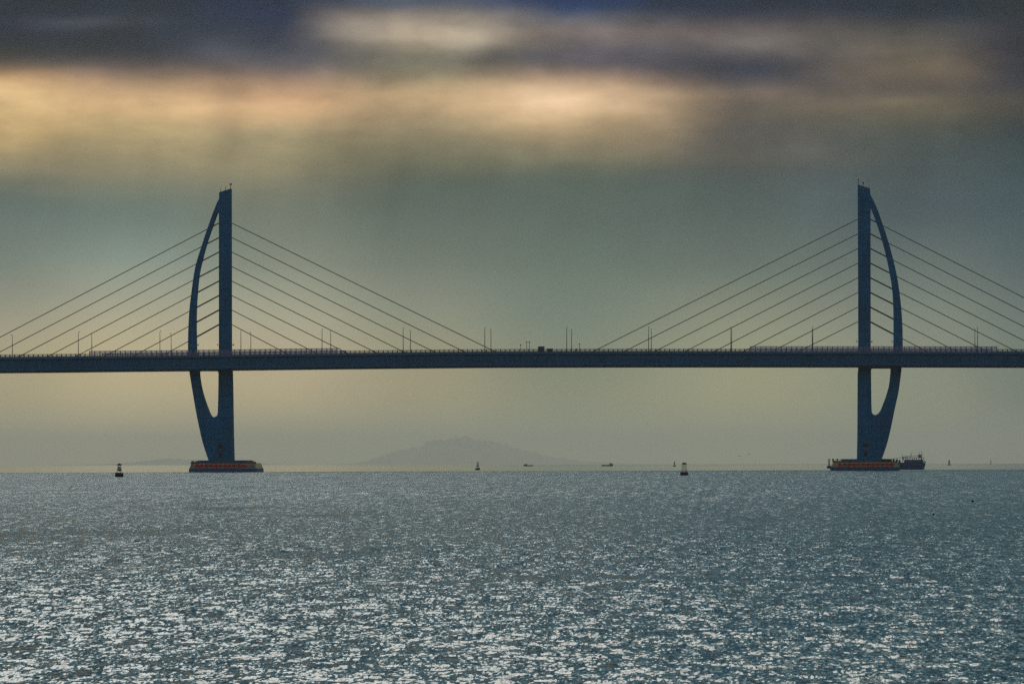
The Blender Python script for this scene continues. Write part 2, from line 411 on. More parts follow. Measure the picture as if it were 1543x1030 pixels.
    lean = q.xyz(0.0, q.m('ADD', q.m('MULTIPLY', amp, q.smooth(y, 180.0, 420.0, -0.10, -0.13)), q.m('ADD', far_, q.m('MULTIPLY', slick, 0.070))), 0.0)             # steeper lee faces of the wind chop
    tot = q.vm('ADD', lean, q.vm('MULTIPLY', q.vm('SCALE', tot, None, amp), (0.8, 1.0, 0.0)))
    nrm = q.vm('NORMALIZE', q.vm('ADD', geo.outputs['Normal'], tot))
    nt.links.new(nrm, b.inputs['Normal'])
    nt.links.new(q.m('SUBTRACT', q.lerp(calm, 0, 1, 0.15, 0.06), q.m('MULTIPLY', slick, 0.08), None, True), b.inputs['Roughness'])
    me.materials.append(m)
    o = bpy.data.objects.new('sea', me); C.objects.link(o)
    tag(o, 'wide grey-blue rippled sea with silver glints', 'sea', kind='structure')
build_sea()

# ------------------------------------------------------------------ distant hills
def build_hills():
    bm = B(); rng = random.Random(3)
    Y0 = 94000.0
    prof = [(60,0),(150,2),(205,5),(240,11),(262,13),(300,10),(340,8),(400,2),(470,0),(540,3),(565,10),(590,23),(612,31),(640,38),(655,48),(672,49),(692,55),(706,54),(718,48),(735,46),(752,44),(778,33),(800,25),(815,19),(850,11),(890,5),(950,1),(1010,0)]
    pr = catmull([(a, b) for a, b in prof], 12)
    rows = 14; vs = []
    def h(i, j):
        return 0.0
    for j in range(rows):
        s = j/(rows-1); row = []
        ridge = math.sin(math.pi*s)**0.8
        for i, (px, hp) in enumerate(pr):
            Y = Y0-4000+8000*s
            base = P(px, HZ, Y0)
            jag = 1+0.06*math.sin(i*0.9+j)+0.05*math.sin(i*2.3+j*1.7)+rng.uniform(-.03,.03)
            row.append(bm.verts.new((base.x+rng.uniform(-60,60), Y, max(0, hp)*0.72*Y0/F*ridge*jag-2)))
        vs.append(row)
    for a, b in zip(vs, vs[1:]):
        for i in range(len(a)-1): bm.faces.new((a[i], a[i+1], b[i+1], b[i]))
    o = obj('hills', bm, 'hill', smooth=True)
    tag(o, 'faint hazy island hills on the horizon', 'hills', kind='structure')
build_hills()

# ------------------------------------------------------------------ the bridge
YC = 1680.0
bridge = empty('cable_stayed_bridge', P(771, 709, YC)*1.0, 'long cable-stayed bridge with two curved sail-shaped towers crossing the sea', 'bridge')
bridge.location = (0, YC, 0)
OFF = Vector((0, YC, 0))
def X_(px): return P(px, 540, YC).x
TOP = [(-900,549),(0,541),(150,539.4),(290,538),(340,537.3),(500,535.3),(700,533.2),(800,532.7),(1000,532.3),(1300,532.4),(1543,532.8),(2400,536)]
TOPS = catmull([(P(a, b, YC).x, P(a, b, YC).z) for a, b in TOP], 10)
def deck_z(X): return interp(X, TOPS)
HALF = 16.6
def sweep(name, prof, m, parent, x0=None, x1=None, smooth=False):
    """prof: closed list of (y,z) relative to deck top; swept along the deck line"""
    x0 = TOPS[0][0] if x0 is None else x0; x1 = TOPS[-1][0] if x1 is None else x1
    n = max(2, int((x1-x0)/8)); bm = B(); rings = []
    for i in range(n+1):
        X = x0+(x1-x0)*i/n; z = deck_z(X)
        rings.append([bm.verts.new((X, y, z+dz_)) for y, dz_ in prof])
    for a, b in zip(rings, rings[1:]):
        for k in range(len(prof)):
            j = (k+1) % len(prof); bm.faces.new((a[k], a[j], b[j], b[k]))
    bm.faces.new(rings[0]); bm.faces.new(rings[-1][::-1])
    return obj(name, bm, m, parent)
def merge(objs):
    bm = B()
    for o in objs:
        bm.from_mesh(o.data)
    o0 = objs[0]; bm.to_mesh(o0.data); bm.free()
    for o in objs[1:]: bpy.data.objects.remove(o)
    return o0
# two box girders, with the towers standing in the gap between them
for sgn in (-1, 1):
    e = sgn*HALF; i_ = sgn*5.2
    prof = [(e, -0.05), (e, -0.55), (sgn*(HALF-0.9), -1.15), (sgn*(HALF-1.1), -4.55), (sgn*(HALF-0.7), -4.75), (sgn*(HALF-0.9), -5.55), (sgn*6.2, -5.6), (i_, -4.6), (i_, -0.05)]
    gd = sweep('box_girder', prof, 'girder', bridge)
    eb = [(sgn*(HALF+0.22), 0.35), (sgn*(HALF+0.22), -0.62), (sgn*(HALF+0.02), -0.62), (sgn*(HALF+0.02), 0.0), (sgn*(HALF-0.3), 0.0), (sgn*(HALF-0.3), 0.35)]
    sweep('edge_beam', eb, 'flange', gd)
    lp = [(sgn*(HALF-0.65), -4.62), (sgn*(HALF-0.45), -4.75), (sgn*(HALF-0.45), -5.1), (sgn*(HALF-0.8), -5.1)]
    sweep('service_rail', lp, 'flange', gd)
    rd = [(sgn*(HALF-0.5), -0.05+0.004), (sgn*(HALF-0.5), 0.03), (sgn*5.6, 0.03), (sgn*5.6, -0.05+0.004)]
    sweep('roadway', rd, 'asphalt', gd)
    ib = [(sgn*5.6, 0.35), (sgn*5.6, -0.3), (sgn*5.15, -0.3), (sgn*5.15, 0.35)]
    sweep('median_kerb', ib, 'flange', gd)
for k in range(-30, 16):   # cross beams tying the girders
    X = k*12.5; z = deck_z(X); bm = B()
    box(bm, X-0.35, X+0.35, -5.19, 5.19, z-4.3, z-0.9)
    obj('cross_beam', bm, 'girder', bridge)

# towers
def mirror_px(pts, f): return [(f(a), b) for a, b in pts]
def tower(outer, holes, name_lbl):
    loops = []
    for lp in [outer]+holes:
        L = []
        for a, b in lp:
            p = P(a, b, YC); L.append((p.x, p.z))
        loops.append(L)
    loops[0] = [(x, max(z, 1.5)) for x, z in loops[0]]
    bm = B()
    th = lambda z: 2.2 + 0.8*max(0, min(1, (60-z)/60.0)) - 0.3*max(0, min(1, (z-60)/60))
    slab(bm, loops, lambda z: -th(z), lambda z: th(z))
    bmesh.ops.remove_doubles(bm, verts=bm.verts, dist=0.001)
    o = obj('tower', bm, 'concrete', bridge)
    md = o.modifiers.new('bevel', 'BEVEL'); md.width = 0.35; md.segments = 2; md.limit_method = 'ANGLE'; md.angle_limit = R(50)
    tag(o, name_lbl)
    return o
L_out = catmull([(329.9,299.9),(324.4,311.5),(314,340),(304,370),(293.9,404),(287.7,446.7),(285.2,470),(283.9,495),(283.4,520),(283.9,540),(285.6,560),(289.8,586),(295.3,618),(301.0,646),(306.9,670),(315.2,695),(318,706)], 5)
L_outer = [(330.2,290.2)] + L_out + [(353.8,706),(353.4,692),(352.4,655),(351.7,600),(351.0,561),(349.7,552),(349.6,420),(349.5,284.4)]
L_h1 = catmull([(329.8,318),(323,337),(314,363),(307,388),(301.5,412),(298.5,440),(297,465),(296.6,490),(297.0,520),(297.5,546)], 4) + [(329.9,546)]
L_h2 = catmull([(302.2,559),(301.6,562),(303,575),(306.6,592),(311,606),(315.5,618),(319,625.5),(323,628.3),(326.6,627.2),(328.4,622)], 4) + [(329.0,600),(329.5,563),(328.4,559)]
L_outer = [(a+0.9 if a < 338 else a-0.9, b) for a, b in L_outer]      # the faces lie nearer and farther than the centre plane
L_h1 = [(a+0.9 if a >= 329 else a-0.9, b) for a, b in L_h1]; L_h2 = [(a+0.9 if a >= 327 else a-0.9, b) for a, b in L_h2]
tL = tower(L_outer, [L_h1, L_h2], 'left sail-shaped concrete tower, its curved leg bowing to the left')
R_out = catmull([(1311.3,293.5),(1320.2,311.3),(1328.9,335.5),(1337.4,361),(1345.4,390),(1351.3,416),(1356.2,449),(1358.7,476),(1359.9,503),(1359.8,531),(1358.2,555),(1354,588),(1348,616),(1341.6,647),(1335.8,670),(1328.2,692),(1323.5,706)], 5)
R_outer = [(1310.6,284.2)] + R_out + [(1291.0,706),(1291.4,690),(1292.1,650),(1292.3,600),(1292.6,562),(1293.3,556),(1293.2,450),(1292.4,278.4)]
R_h1 = catmull([(1311.6,312.3),(1318.4,329),(1324.9,348),(1331,368.5),(1336.0,389),(1340.6,411),(1344.4,435),(1346.1,462),(1346.5,490),(1346.4,515),(1345.6,542)], 4) + [(1311.8,542)]
R_h2 = catmull([(1341.6,555),(1342.1,558),(1339.9,579.5),(1335.2,596.5),(1329,613),(1325,621),(1320,624.6),(1315.5,624),(1313.2,620)], 4) + [(1312.7,600),(1312.3,558),(1313.4,555)]
tR = tower(R_outer, [R_h1, R_h2], 'right sail-shaped concrete tower, its curved leg bowing to the right')

# stay cables, one mesh each
def rel(px, py): return P(px, py, YC)-OFF
def cables(xa_in, xa_leg, ys, land_close, land_far, side):
    for k in range(8):
        for land, xa in ((land_close, xa_leg), (land_far, xa_in)):
            X = X_(land[k]); q = Vector((X, 0, deck_z(X)+0.1))
            p = rel(xa, ys[k])
            bm = B()
            tube(bm, p, q, 0.165, n=8)
            c = obj('stay_cable', bm, 'cable', bridge)
            d_ = (p-q).normalized()
            bm = B(); tube(bm, q-d_*0.3, q+d_*4.0, 0.27, 0.22, n=8)
            obj('anchor_sleeve', bm, 'rail', c)
yL = [486.6-21.8*k for k in range(8)]
yR = [482.4-22.06*k for k in range(8)]
landLl = [240,196.5,153,109,66,22,-21,-64]
landLr = [438,483,529,573,616,661,706,752]
landRl = [1198,1158,1115,1071,1027,981,935,888]
landRr = [1402,1447,1493,1538,1582,1623,1667,1709]
cables(345, 334, yL, landLl, landLr, 'l')
cables(1297, 1307, yR, landRr, landRl, 'r')
# thicker guide tubes where cables cross from column to curved leg
for ys, lands, xcol, hole in ((yL, landLl, 334, L_h1), (yR, landRr, 1307, R_h1)):
    for k in range(8):
        X = X_(lands[k]); q = Vector((X, 0, deck_z(X))); p = rel(xcol, ys[k])
        py = ys[k]+8
        xh = interp(py, sorted([(b, a) for a, b in hole[:-1]]))
        xe = rel(xh, py).x
        s = (xe-p.x)/(q.x-p.x)
        bm = B(); tube(bm, p, p+(q-p)*(s+0.01), 0.24+0.012*(7-k), n=8); obj('guide_tube', bm, 'cable', bridge)

# tower top rods, beacon stubs, doors
def rod(t_, px, py_top, py_bot, knob=None):
    bm = B(); a = rel(px, py_bot); b = rel(px, py_top)
    tube(bm, a-Vector((0,0,0.8)), b, 0.13, 0.08, n=6)
    if knob: box(bm, b.x-knob, b.x+knob, -knob, knob, b.z-knob*1.6, b.z)
    obj('lightning_rod', bm, 'dark', t_)
for a in ((332.5,283,290,None),(339.5,280.5,287,None),(347.6,276.5,284.5,0.4)): rod(tL, *a)
for a in ((1293.4,270,278,0.3),(1300.8,274.5,281,0.35),(1308.6,280,284,None)): rod(tR, *a)
for t_, px, py in ((tL,297,520),(tL,329.4,520),(tL,350.2,520),(tR,1292.4,515),(tR,1312.2,515),(tR,1345.8,515)):
    s = 1 if px in (297,350.2,1312.2) else -1
    p = rel(px, py); bm = B()
    box(bm, p.x-0.25+s*0.2, p.x+0.3+s*0.4, -0.5, 0.5, p.z-0.1, p.z+0.12); box(bm, p.x+s*0.45-0.15, p.x+s*0.45+0.15, -0.2, 0.2, p.z+0.12, p.z+0.6)
    obj('beacon_bracket', bm, 'dark', t_)
for t_, c in ((tL, 332.8), (tR, 1303.6)):
    for px, y0, y1, w, m, nm in ((c,667.5,673,3.4,'dark','sign_board'),(c,679.5,686.5,2.0,'dark','ladder_hatch'),(c,674.5,677.5,1.3,'rust','sign_plate'),(c,688,691,1.3,'rust','sign_plate')):
        dy_ = 1.8 if t_ is tL else 0
        a = rel(px-w, y1+dy_); b = rel(px+w, y0+dy_); zz = (a.z+b.z)/2
        th = 2.2+0.8*max(0, min(1, (60-zz)/60.0))
        bm = B(); box(bm, a.x, b.x, -th-0.25, -th+0.3, a.z, b.z, 0.05); obj(nm, bm, m, t_)

# railings and wind barriers on both deck edges
def rail_section(px0, px1, tall, side):
    x0, x1 = X_(px0), X_(px1)
    Yk = side*(HALF+0.02)
    bm = B(); H = 2.55 if tall else 1.5; sp = 2.13 if tall else 1.95; w = 0.17 if tall else 0.2
    n = int((x1-x0)/sp)
    for i in range(n+1):
        X = x0+i*sp; z = deck_z(X)+0.35
        box(bm, X-w, X+w, Yk-0.12, Yk+0.12, z-0.1, z+H-0.35)
    hs = (0.3, 0.85, H-0.42) if tall else (0.1, 0.42, 0.72, H-0.42)
    m_ = max(1, int((x1-x0)/12))
    for hh in hs:
        for i in range(m_):
            a = x0+(x1-x0)*i/m_; b = x0+(x1-x0)*(i+1)/m_
            tube(bm, (a, Yk, deck_z(a)+0.35+hh), (b, Yk, deck_z(b)+0.35+hh), 0.07 if tall else 0.09, n=6, cap=False)
    o = obj('wind_barrier' if tall else 'railing', bm, 'rail', bridge)
    if tall:
        bm = B()
        for i in range(n):
            X = x0+i*sp; z = deck_z(X+1)+0.35
            box(bm, X+w+0.02, X+sp-w-0.02, Yk-0.02, Yk+0.02, z+0.05, z+H-0.45)
        obj('clear_panels', bm, 'panel', o)
for side in (-1, 1):
    for a, b, tl in ((-380,145,False),(145,300,True),(300,520,True),(520,1131,False),(1131,1330,True),(1330,1500,True),(1500,1900,False)):
        rail_section(a, b, tl, side)

# pile caps (concrete), one under each tower
for px0, px1, pyt in ((302.3, 377.5, 693.2), (1267, 1343, 691.2)):
    a = rel(px0, pyt); b = rel(px1, pyt)
    bm = B(); box(bm, a.x, b.x, -9.5, 9.5, -2, a.z, 0.25); obj('pile_cap', bm, 'girder', bridge)

# ------------------------------------------------------------------ fenders round the piers
def fender(cx0, cx1, pyt, label, mirror, extra):
    Yf = YC-12.5
    a = P(cx0, 708, Yf); b = P(cx1, 708, Yf)
    W = b.x-a.x; cx = (a.x+b.x)/2
    root = empty('pier_fender', (cx, YC, 0), label, 'fender', 'fender rings round the bridge piers')
    zt = P((cx0+cx1)/2, pyt, Yf).z
    h = W/2
    # lower navy hull, tapering ends
    def ring_prof(x, y, c, k=0.35):
        c = c*k
        return _ring(x, y, c)
    def _ring(x, y, c): return [(-x+c, -y), (x-c, -y), (x, -y+c), (x, y-c), (x-c, y), (-x+c, y), (-x, y-c), (-x, -y+c)]
    def ringsolid(bm, x, y, c, z0, z1, x2=None, inner=(0,0)):
        o0 = [bm.verts.new((p[0], p[1], z0)) for p in ring_prof(x, y, c)]
        o1 = [bm.verts.new((p[0], p[1], z1)) for p in ring_prof(x2 or x, y, c)]
        for i in range(8): bm.faces.new((o0[i], o0[(i+1)%8], o1[(i+1)%8], o1[i]))
        bm.faces.new(o0[::-1]); bm.faces.new(o1)
    bm = B(); ringsolid(bm, h, 12.5, 2.0, -1.2, 1.45); obj('hull', bm, 'navy', root)
    bm = B(); ringsolid(bm, h-0.1, 12.2, 1.9, 1.45, zt, h-1.1)
    obj('side_wall', bm, 'olive', root)
    # red blocks: arched panels with a dark port in each, and small ports between
    n = 12; sp = (W-5.0)/n
    for i in range(n):
        x = -h+2.6+sp*(i+0.5)
        if not mirror and i > 10: continue
        bm = B(); r = 0.72; zc = zt-1.1
        lp = [(x-r, 1.62), (x+r, 1.62)]+[(x+r*math.cos(w), zc+r*math.sin(w)*0.9) for w in [math.pi*k/8 for k in range(9)]]
        slab(bm, [lp], lambda z: -12.52, lambda z: -12.15)
        pb = obj('red_block', bm, 'red', root)
        bm = B(); tube(bm, (x, -12.6, zc), (x, -12.4, zc), 0.3, n=10); obj('port', bm, 'black', pb)
        bm = B(); tube(bm, (x+sp*0.5, -12.36, zc), (x+sp*0.5, -12.1, zc), 0.24, n=10); obj('drain_hole', bm, 'black', root)
    bm = B(); box(bm, -h+0.6, h-0.6, -12.45, -12.1, zt-0.18, zt+0.1); obj('top_rail', bm, 'rust', root)
    # raised ends
    ends = (-1, 1) if not mirror else (-1,)
    for s in ends:
        bm = B(); x0, x1 = sorted((s*(h-0.9), s*(h-4.6)))
        box(bm, x0, x1, -11.9, -6, zt-0.6, zt+0.55, 0.08)
        for k in range(5): box(bm, x0+0.2+k*(x1-x0-0.5)/4, x0+0.42+k*(x1-x0-0.5)/4, -12.0, -11.7, zt+0.5, zt+1.05)
        for zz in (1.9, 2.6): box(bm, x0-0.1, x1+0.1, -12.42, -11.8, zz, zz+0.25)
        obj('end_block', bm, 'rust' if not mirror else 'olive', root)
    for k, (x, y, ht) in enumerate(extra):
        bm = B(); lathe(bm, [(0.28,zt),(0.28,zt+ht*0.7),(0.42,zt+ht*0.72),(0.42,zt+ht)], 10, (x, y)); obj('bollard', bm, 'dark', root)
    return root, zt, h
fL, ztL, hL = fender(284.3, 386.5, 697.3, 'fender with brown blocks at both ends, round the left bridge pier', False, [(-h_, -10.5, 0.9) for h_ in (12.6, 10.9)])
fR, ztR, hR = fender(1252.5, 1356.3, 695.3, 'fender with bright red arches and bollards, round the right bridge pier', True, [(-13.6,-10.8,1.3),(-11.7,-10.8,1.3),(7.2,-10.5,0.9),(8.6,-10.5,1.2),(10.3,-10.5,0.8),(11.8,-10.5,1.1),(13.2,-10.5,1.0)])
bm = B()   # landing stage with striped post on the left end of the right fender
box(bm, -hR-1.7, -hR+0.2, -9, -6, 0.9, 2.0, 0.08); obj('landing_stage', bm, 'navy', fR)
bm = B()
for k in range(5): box(bm, -hR-1.3, -hR-0.3, -8.3, -7.3, 2.0+k*0.62, 2.0+k*0.62+0.36)
tube(bm, (-hR-0.8, -7.8, 2.0), (-hR-0.8, -7.8, 5.0), 0.2, n=8)
obj('striped_post', bm, 'grey', fR)
bm = B()   # hoses and winches on the right end
for x in (6.9, 9.4, 12.6): tube(bm, (x, -9.5, ztR), (x+0.9, -9.5, ztR+0.9), 0.35, n=10)
obj('winch', bm, 'black', fR)

# ------------------------------------------------------------------ street lamps on the deck
GL = 'street lamps along the bridge deck'
def make_lamp(side):
    root = bpy.data.objects.new('street_lamp', None); C.objects.link(root)
    s = -side                                            # arm reaches over the road
    bm = B(); tube(bm, (0,0,0), (0,0,9.6), 0.17, 0.10, n=8); tube(bm, (0,0,0), (0,0,0.5), 0.26, n=8)
    obj('pole', bm, 'pole', root)
    bm = B(); pts = [(0,0,9.5),(0,s*0.3,9.95),(0,s*1.0,10.25),(0,s*2.2,10.3)]
    for a, b in zip(pts, pts[1:]): tube(bm, a, b, 0.09, n=6)
    obj('arm', bm, 'pole', root)
    bm = B(); box(bm, -0.2, 0.2, min(s*1.9,s*3.0), max(s*1.9,s*3.0), 10.22, 10.42, 0.05); obj('lamp_head', bm, 'pole', root)
    return root
def dup(root):
    r = root.copy(); C.objects.link(r)
    for ch in list(root.children):
        c = ch.copy(); C.objects.link(c); c.parent = r
        for g_ in ch.children:
            d_ = g_.copy(); C.objects.link(d_); d_.parent = c
    return r
near = [(118,'of the second pair left of the left tower'),(241,'of the pair just left of the left tower'),(363,'of the pair just right of the left tower'),
        (485.3,'of the second pair right of the left tower'),(607.5,'of the third pair right of the left tower'),(730.5,'of the pair left of the roadside cabins'),
        (854,'of the pair right of the roadside cabins'),(977.3,'of the third pair left of the right tower'),(1101.3,'of the second pair left of the right tower'),
        (1224.8,'of the pair just left of the right tower'),(1347.5,'hidden behind the right tower leg'),(1473,'of the pair right of the right tower')]
far = [(18.6,'standing alone at the left edge of the photo')]+[(x, near[i][1]) for i, x in enumerate((138.3,257.9,378,498.3,618.5,739.8,861.3,981.4,1102.6,1223.8,1344.8,1469))]
for side, lst, adj in ((-1, near, 'near-side'), (1, far, 'far-side')):
    proto = None
    for px, where in lst:
        if 'hidden' in where: continue
        Yl = YC+side*(HALF-0.15); X = P(px, 520, Yl).x
        o = make_lamp(side) if proto is None else dup(proto)
        proto = proto or o
        o.location = (X, Yl, deck_z(X)+0.36)
        hgt = 'taller' if side == -1 else 'shorter'
        if 'alone' in where: lab = 'slim street lamp on the bridge deck standing alone at the left edge'
        else: lab = 'slim %s street lamp, the %s %s' % (hgt, adj, where)
        tag(o, lab, 'street lamp', GL)

# short masts near the middle of the span
GM = 'short masts along the deck'
for i, (px, pyt, lab) in enumerate(((784.6,519,'short thin mast on the deck, left of two equal taller ones'),(793.6,514.6,'left of the two equal thin masts beside the tall cabin'),(797.6,514.6,'right of the two equal thin masts beside the tall cabin'),(873.2,517.5,'thin mast on the deck right of the lamp pair beyond the cabins'))):
    X = P(px, 520, YC+12).x; z0 = deck_z(X)+0.03; z1 = P(px, pyt, YC+12).z
    r_ = empty('mast', (X, YC+12, z0), lab, 'mast', GM)
    bm = B(); tube(bm, (0,0,0), (0,0,z1-z0), 0.13, 0.08, n=8); obj('pole', bm, 'pole', r_)
    bm = B(); box(bm, -0.25, 0.25, -0.15, 0.15, z1-z0-0.35, z1-z0+0.1); obj('camera_box', bm, 'pole', r_)
# warning beacon
X = P(868.6, 525, YC+10).x
r_ = empty('road_sign', (X, YC+10, deck_z(X)+0.03), 'low road sign with small round head right of the cabins', 'road sign')
bm = B(); tube(bm, (0,0,0), (0,0,1.7), 0.08, n=6); obj('post', bm, 'pole', r_)
bm = B(); tube(bm, (0,-0.05,1.95), (0,0.05,1.95), 0.42, n=14); obj('sign_face', bm, 'dark', r_)
# cabins
for px0, px1, pyt, lab in ((811,820.6,521.8,'tall blue steel cabin with pale glazed middle on the bridge deck'),(824,833.2,525,'lower dark blue steel cabin on the deck beside the tall one')):
    Yl = YC-HALF+3; a = P(px0, 530, Yl); b = P(px1, 530, Yl); cx = (a.x+b.x)/2; z0 = deck_z(cx)+0.03
    Ht = P(px0, pyt, Yl).z-z0; w = (b.x-a.x)/2
    r_ = empty('roadside_cabin', (cx, Yl, z0), lab, 'cabin', 'cabins on the bridge deck')
    bm = B(); box(bm, -w+0.1, w-0.1, -1.2, 1.2, 0.0, Ht-0.22, 0.04); obj('body', bm, 'cabin', r_)
    bm = B(); box(bm, -w, w, -1.4, 1.4, Ht-0.21, Ht, 0.03); obj('roof', bm, 'dark', r_)
    for s in (-1, 1):
        bm = B(); box(bm, s*(w-0.3)-0.3, s*(w-0.3)+0.3, -1.35, -1.1, 0.0, Ht-0.23); obj('corner_post', bm, 'navy', r_)
    bm = B(); box(bm, -0.4, 0.4, -1.26, -1.1, 0.2, Ht-0.6); obj('window', bm, 'glass', r_)

# ------------------------------------------------------------------ buoys
def water_Y(px, py):
    dx_, dy_ = unroll(px, py); return F*CAMH/dy_
def at(px, Y): return (P(px, HZ, Y).x, Y, 0.0)
def lattice_buoy(px, Y, fw, fh, H, bw, tw, label, cat, top, mats, rungs=3, plates=True, tilt=0.0, group='buoys on the water'):
    r_ = empty('navigation_buoy', at(px, Y), label, cat, group); r_.rotation_euler = (0, tilt, 0.4)
    bm = B(); lathe(bm, [(fw*0.46,-0.5),(fw*0.5,-0.35),(fw*0.5,fh*0.86),(fw*0.46,fh),(fw*0.2,fh+0.04)], 24)
    obj('float', bm, mats[0], r_)
    bm = B(); zt = H*0.82
    for k in range(4):
        w = math.pi/4+k*math.pi/2
        tube(bm, (bw*math.cos(w), bw*math.sin(w), fh), (tw*math.cos(w), tw*math.sin(w), zt), 0.05*H/3.9, n=6)
    for i in range(1, rungs+1):
        s = i/(rungs+0.0); rr = bw+(tw-bw)*s; z = fh+(zt-fh)*s
        for k in range(4):
            w = math.pi/4+k*math.pi/2; w2 = w+math.pi/2
            tube(bm, (rr*math.cos(w), rr*math.sin(w), z), (rr*math.cos(w2), rr*math.sin(w2), z), 0.045*H/3.9, n=6)
    obj('lattice', bm, mats[1], r_)
    if plates:
        bm = B(); lathe(bm, [(bw*0.62,fh+0.25*(zt-fh)),(bw*0.62,fh+0.42*(zt-fh)),(tw*0.9,fh+0.85*(zt-fh))], 14); obj('radar_reflector', bm, mats[2], r_)
        bm = B(); box(bm, -bw*0.3, bw*0.3, -bw*0.78, -bw*0.55, fh+0.2*(zt-fh), fh+0.45*(zt-fh)); obj('battery_box', bm, 'black', r_)
    bm = B(); lathe(bm, [(tw*1.25,zt),(tw*1.3,zt+0.05*H),(tw*0.5,zt+0.07*H),(tw*0.45,zt+0.12*H),(0.04,zt+0.16*H)], 14); obj('lantern', bm, 'black', r_)
    if top:
        bm = B(); z = zt+0.06*H; L = top
        tube(bm, (-L, 0, z-0.05*H), (L*1.1, 0, z+0.03*H), 0.11, n=6); tube(bm, (-L*0.9, 0, z+0.05*H), (L, 0, z-0.03*H), 0.11, n=6); tube(bm, (0,-L,z), (0,L,z), 0.09, n=6)
        obj('topmark', bm, 'black', r_)
    return r_
lattice_buoy(179.4, water_Y(179.4,718.3), 2.05, 1.05, 3.55, 0.78, 0.36, 'buoy with pale tapered cage and black topmark, left of the left bridge pier', 'buoy', 0.55, ('black','grey','grey'), 3, True, 0.03)
lattice_buoy(1031, water_Y(1031,715.9), 2.05, 0.9, 3.5, 0.74, 0.5, 'buoy with dark red open lattice and black star topmark, between the two towers', 'buoy', 0.6, ('plum','dark','plum'), 5, False)
lattice_buoy(719.8, water_Y(719.8,707.4), 2.6, 1.0, 4.6, 0.85, 0.45, 'small black and white banded buoy, left of the two fishing boats', 'buoy', None, ('black','grey','white'), 2, True)
lattice_buoy(1016.2, water_Y(1016.2,702.2), 3.4, 1.3, 6.8, 1.1, 0.5, 'tiny green buoy far off, just left of the dark red lattice buoy', 'buoy', None, ('black','green','green'), 2, True)
lattice_buoy(1430.3, water_Y(1430.3,700.5), 4.6, 2.0, 9.0, 1.5, 0.9, 'small dark conical buoy far off, right of the moored workboat', 'buoy', None, ('black','dark','dark'), 3, True)
r_ = empty('beacon_tower', at(1493, 13000), 'very faint slender beacon on the horizon near the right edge', 'beacon')
bm = B(); lathe(bm, [(2.0,-1),(1.6,2),(1.1,10)], 12); obj('shaft', bm, 'green', r_)
bm = B(); lathe(bm, [(1.6,10),(1.6,10.6),(0.9,10.7),(0.9,13),(0.3,14)], 12); obj('lantern', bm, 'dark', r_)

# ------------------------------------------------------------------ boats
def hull(bm, L, Bm, H, sheer=0.5, n=16, z0=-0.4):
    secs = []
    for i in range(n+1):
        s = i/n; x = -L/2+L*s
        w = Bm/2*(1-max(0,(s-0.55)/0.45)**2.2)*(0.82+0.18*min(1, s/0.15))
        top = H*(1+sheer*(max(0, s-0.5)/0.5)**2+0.2*max(0, 0.2-s)/0.2)
        kx = x - (0.0 if s < 0.9 else (s-0.9)*L*0.5)
        w = max(w, 0.04)
        pr = [(0, z0), (w*0.62, z0), (w*0.92, 0.15), (w, top), (w-0.08 if w > 0.1 else w*0.5, top)]
        pts = [(kx if z < 0.2 else x, y, z) for y, z in pr]+[(kx if z < 0.2 else x, -y, z) for y, z in pr[::-1][:-1]]
        secs.append([bm.verts.new(p) for p in pts])
    m_ = len(secs[0])
    for a, b in zip(secs, secs[1:]):
        for k in range(m_): bm.faces.new((a[k], a[(k+1)%m_], b[(k+1)%m_], b[k]))
    bm.faces.new(secs[0]); bm.faces.new(secs[-1][::-1])
GF = 'fishing boats near the horizon'
def fishing_boat(px, Y, L, label, cab, rz):
    r_ = empty('fishing_boat', at(px, Y), label, 'boat', GF, rz)
    k = L/14.0
    bm = B(); hull(bm, L, 3.6*k, 1.5*k, 0.9); obj('hull', bm, 'black', r_)
    bm = B(); x = cab*L
    box(bm, x-1.2*k, x+1.2*k, -1.1*k, 1.1*k, 1.2*k, 3.0*k, 0.06); box(bm, x-1.5*k, x+1.5*k, -1.3*k, 1.3*k, 3.0*k, 3.2*k)
    obj('wheelhouse', bm, 'dark', r_)
    bm = B(); tube(bm, (x,0,3*k), (x,0,4.6*k), 0.12*k, n=6); tube(bm, (x-2.6*k,0,1.3*k), (x-2.6*k,0,3.4*k), 0.12*k, n=6); tube(bm, (x-2.6*k,0,3.3*k), (x,0,4.0*k), 0.07*k, n=6)
    obj('mast', bm, 'dark', r_)
    return r_
b1 = fishing_boat(795.8, 5800, 14.0, 'dark low fishing boat with its small wheelhouse aft, right of the banded buoy', 0.2, math.pi)
b2 = fishing_boat(915.5, 5400, 15.5, 'dark fishing boat with raised crane and wheelhouse, midway between the towers', 0.3, 0.0)
bm = B(); tube(bm, (1.5,0,1.6), (4.6,0,5.6), 0.2, n=6); tube(bm, (-0.8,0,1.4), (-0.4,0,3.8), 0.18, n=6); box(bm, 6.0,7.1,-0.9,0.9,1.6,2.6,0.05)
obj('derrick', bm, 'dark', b2)

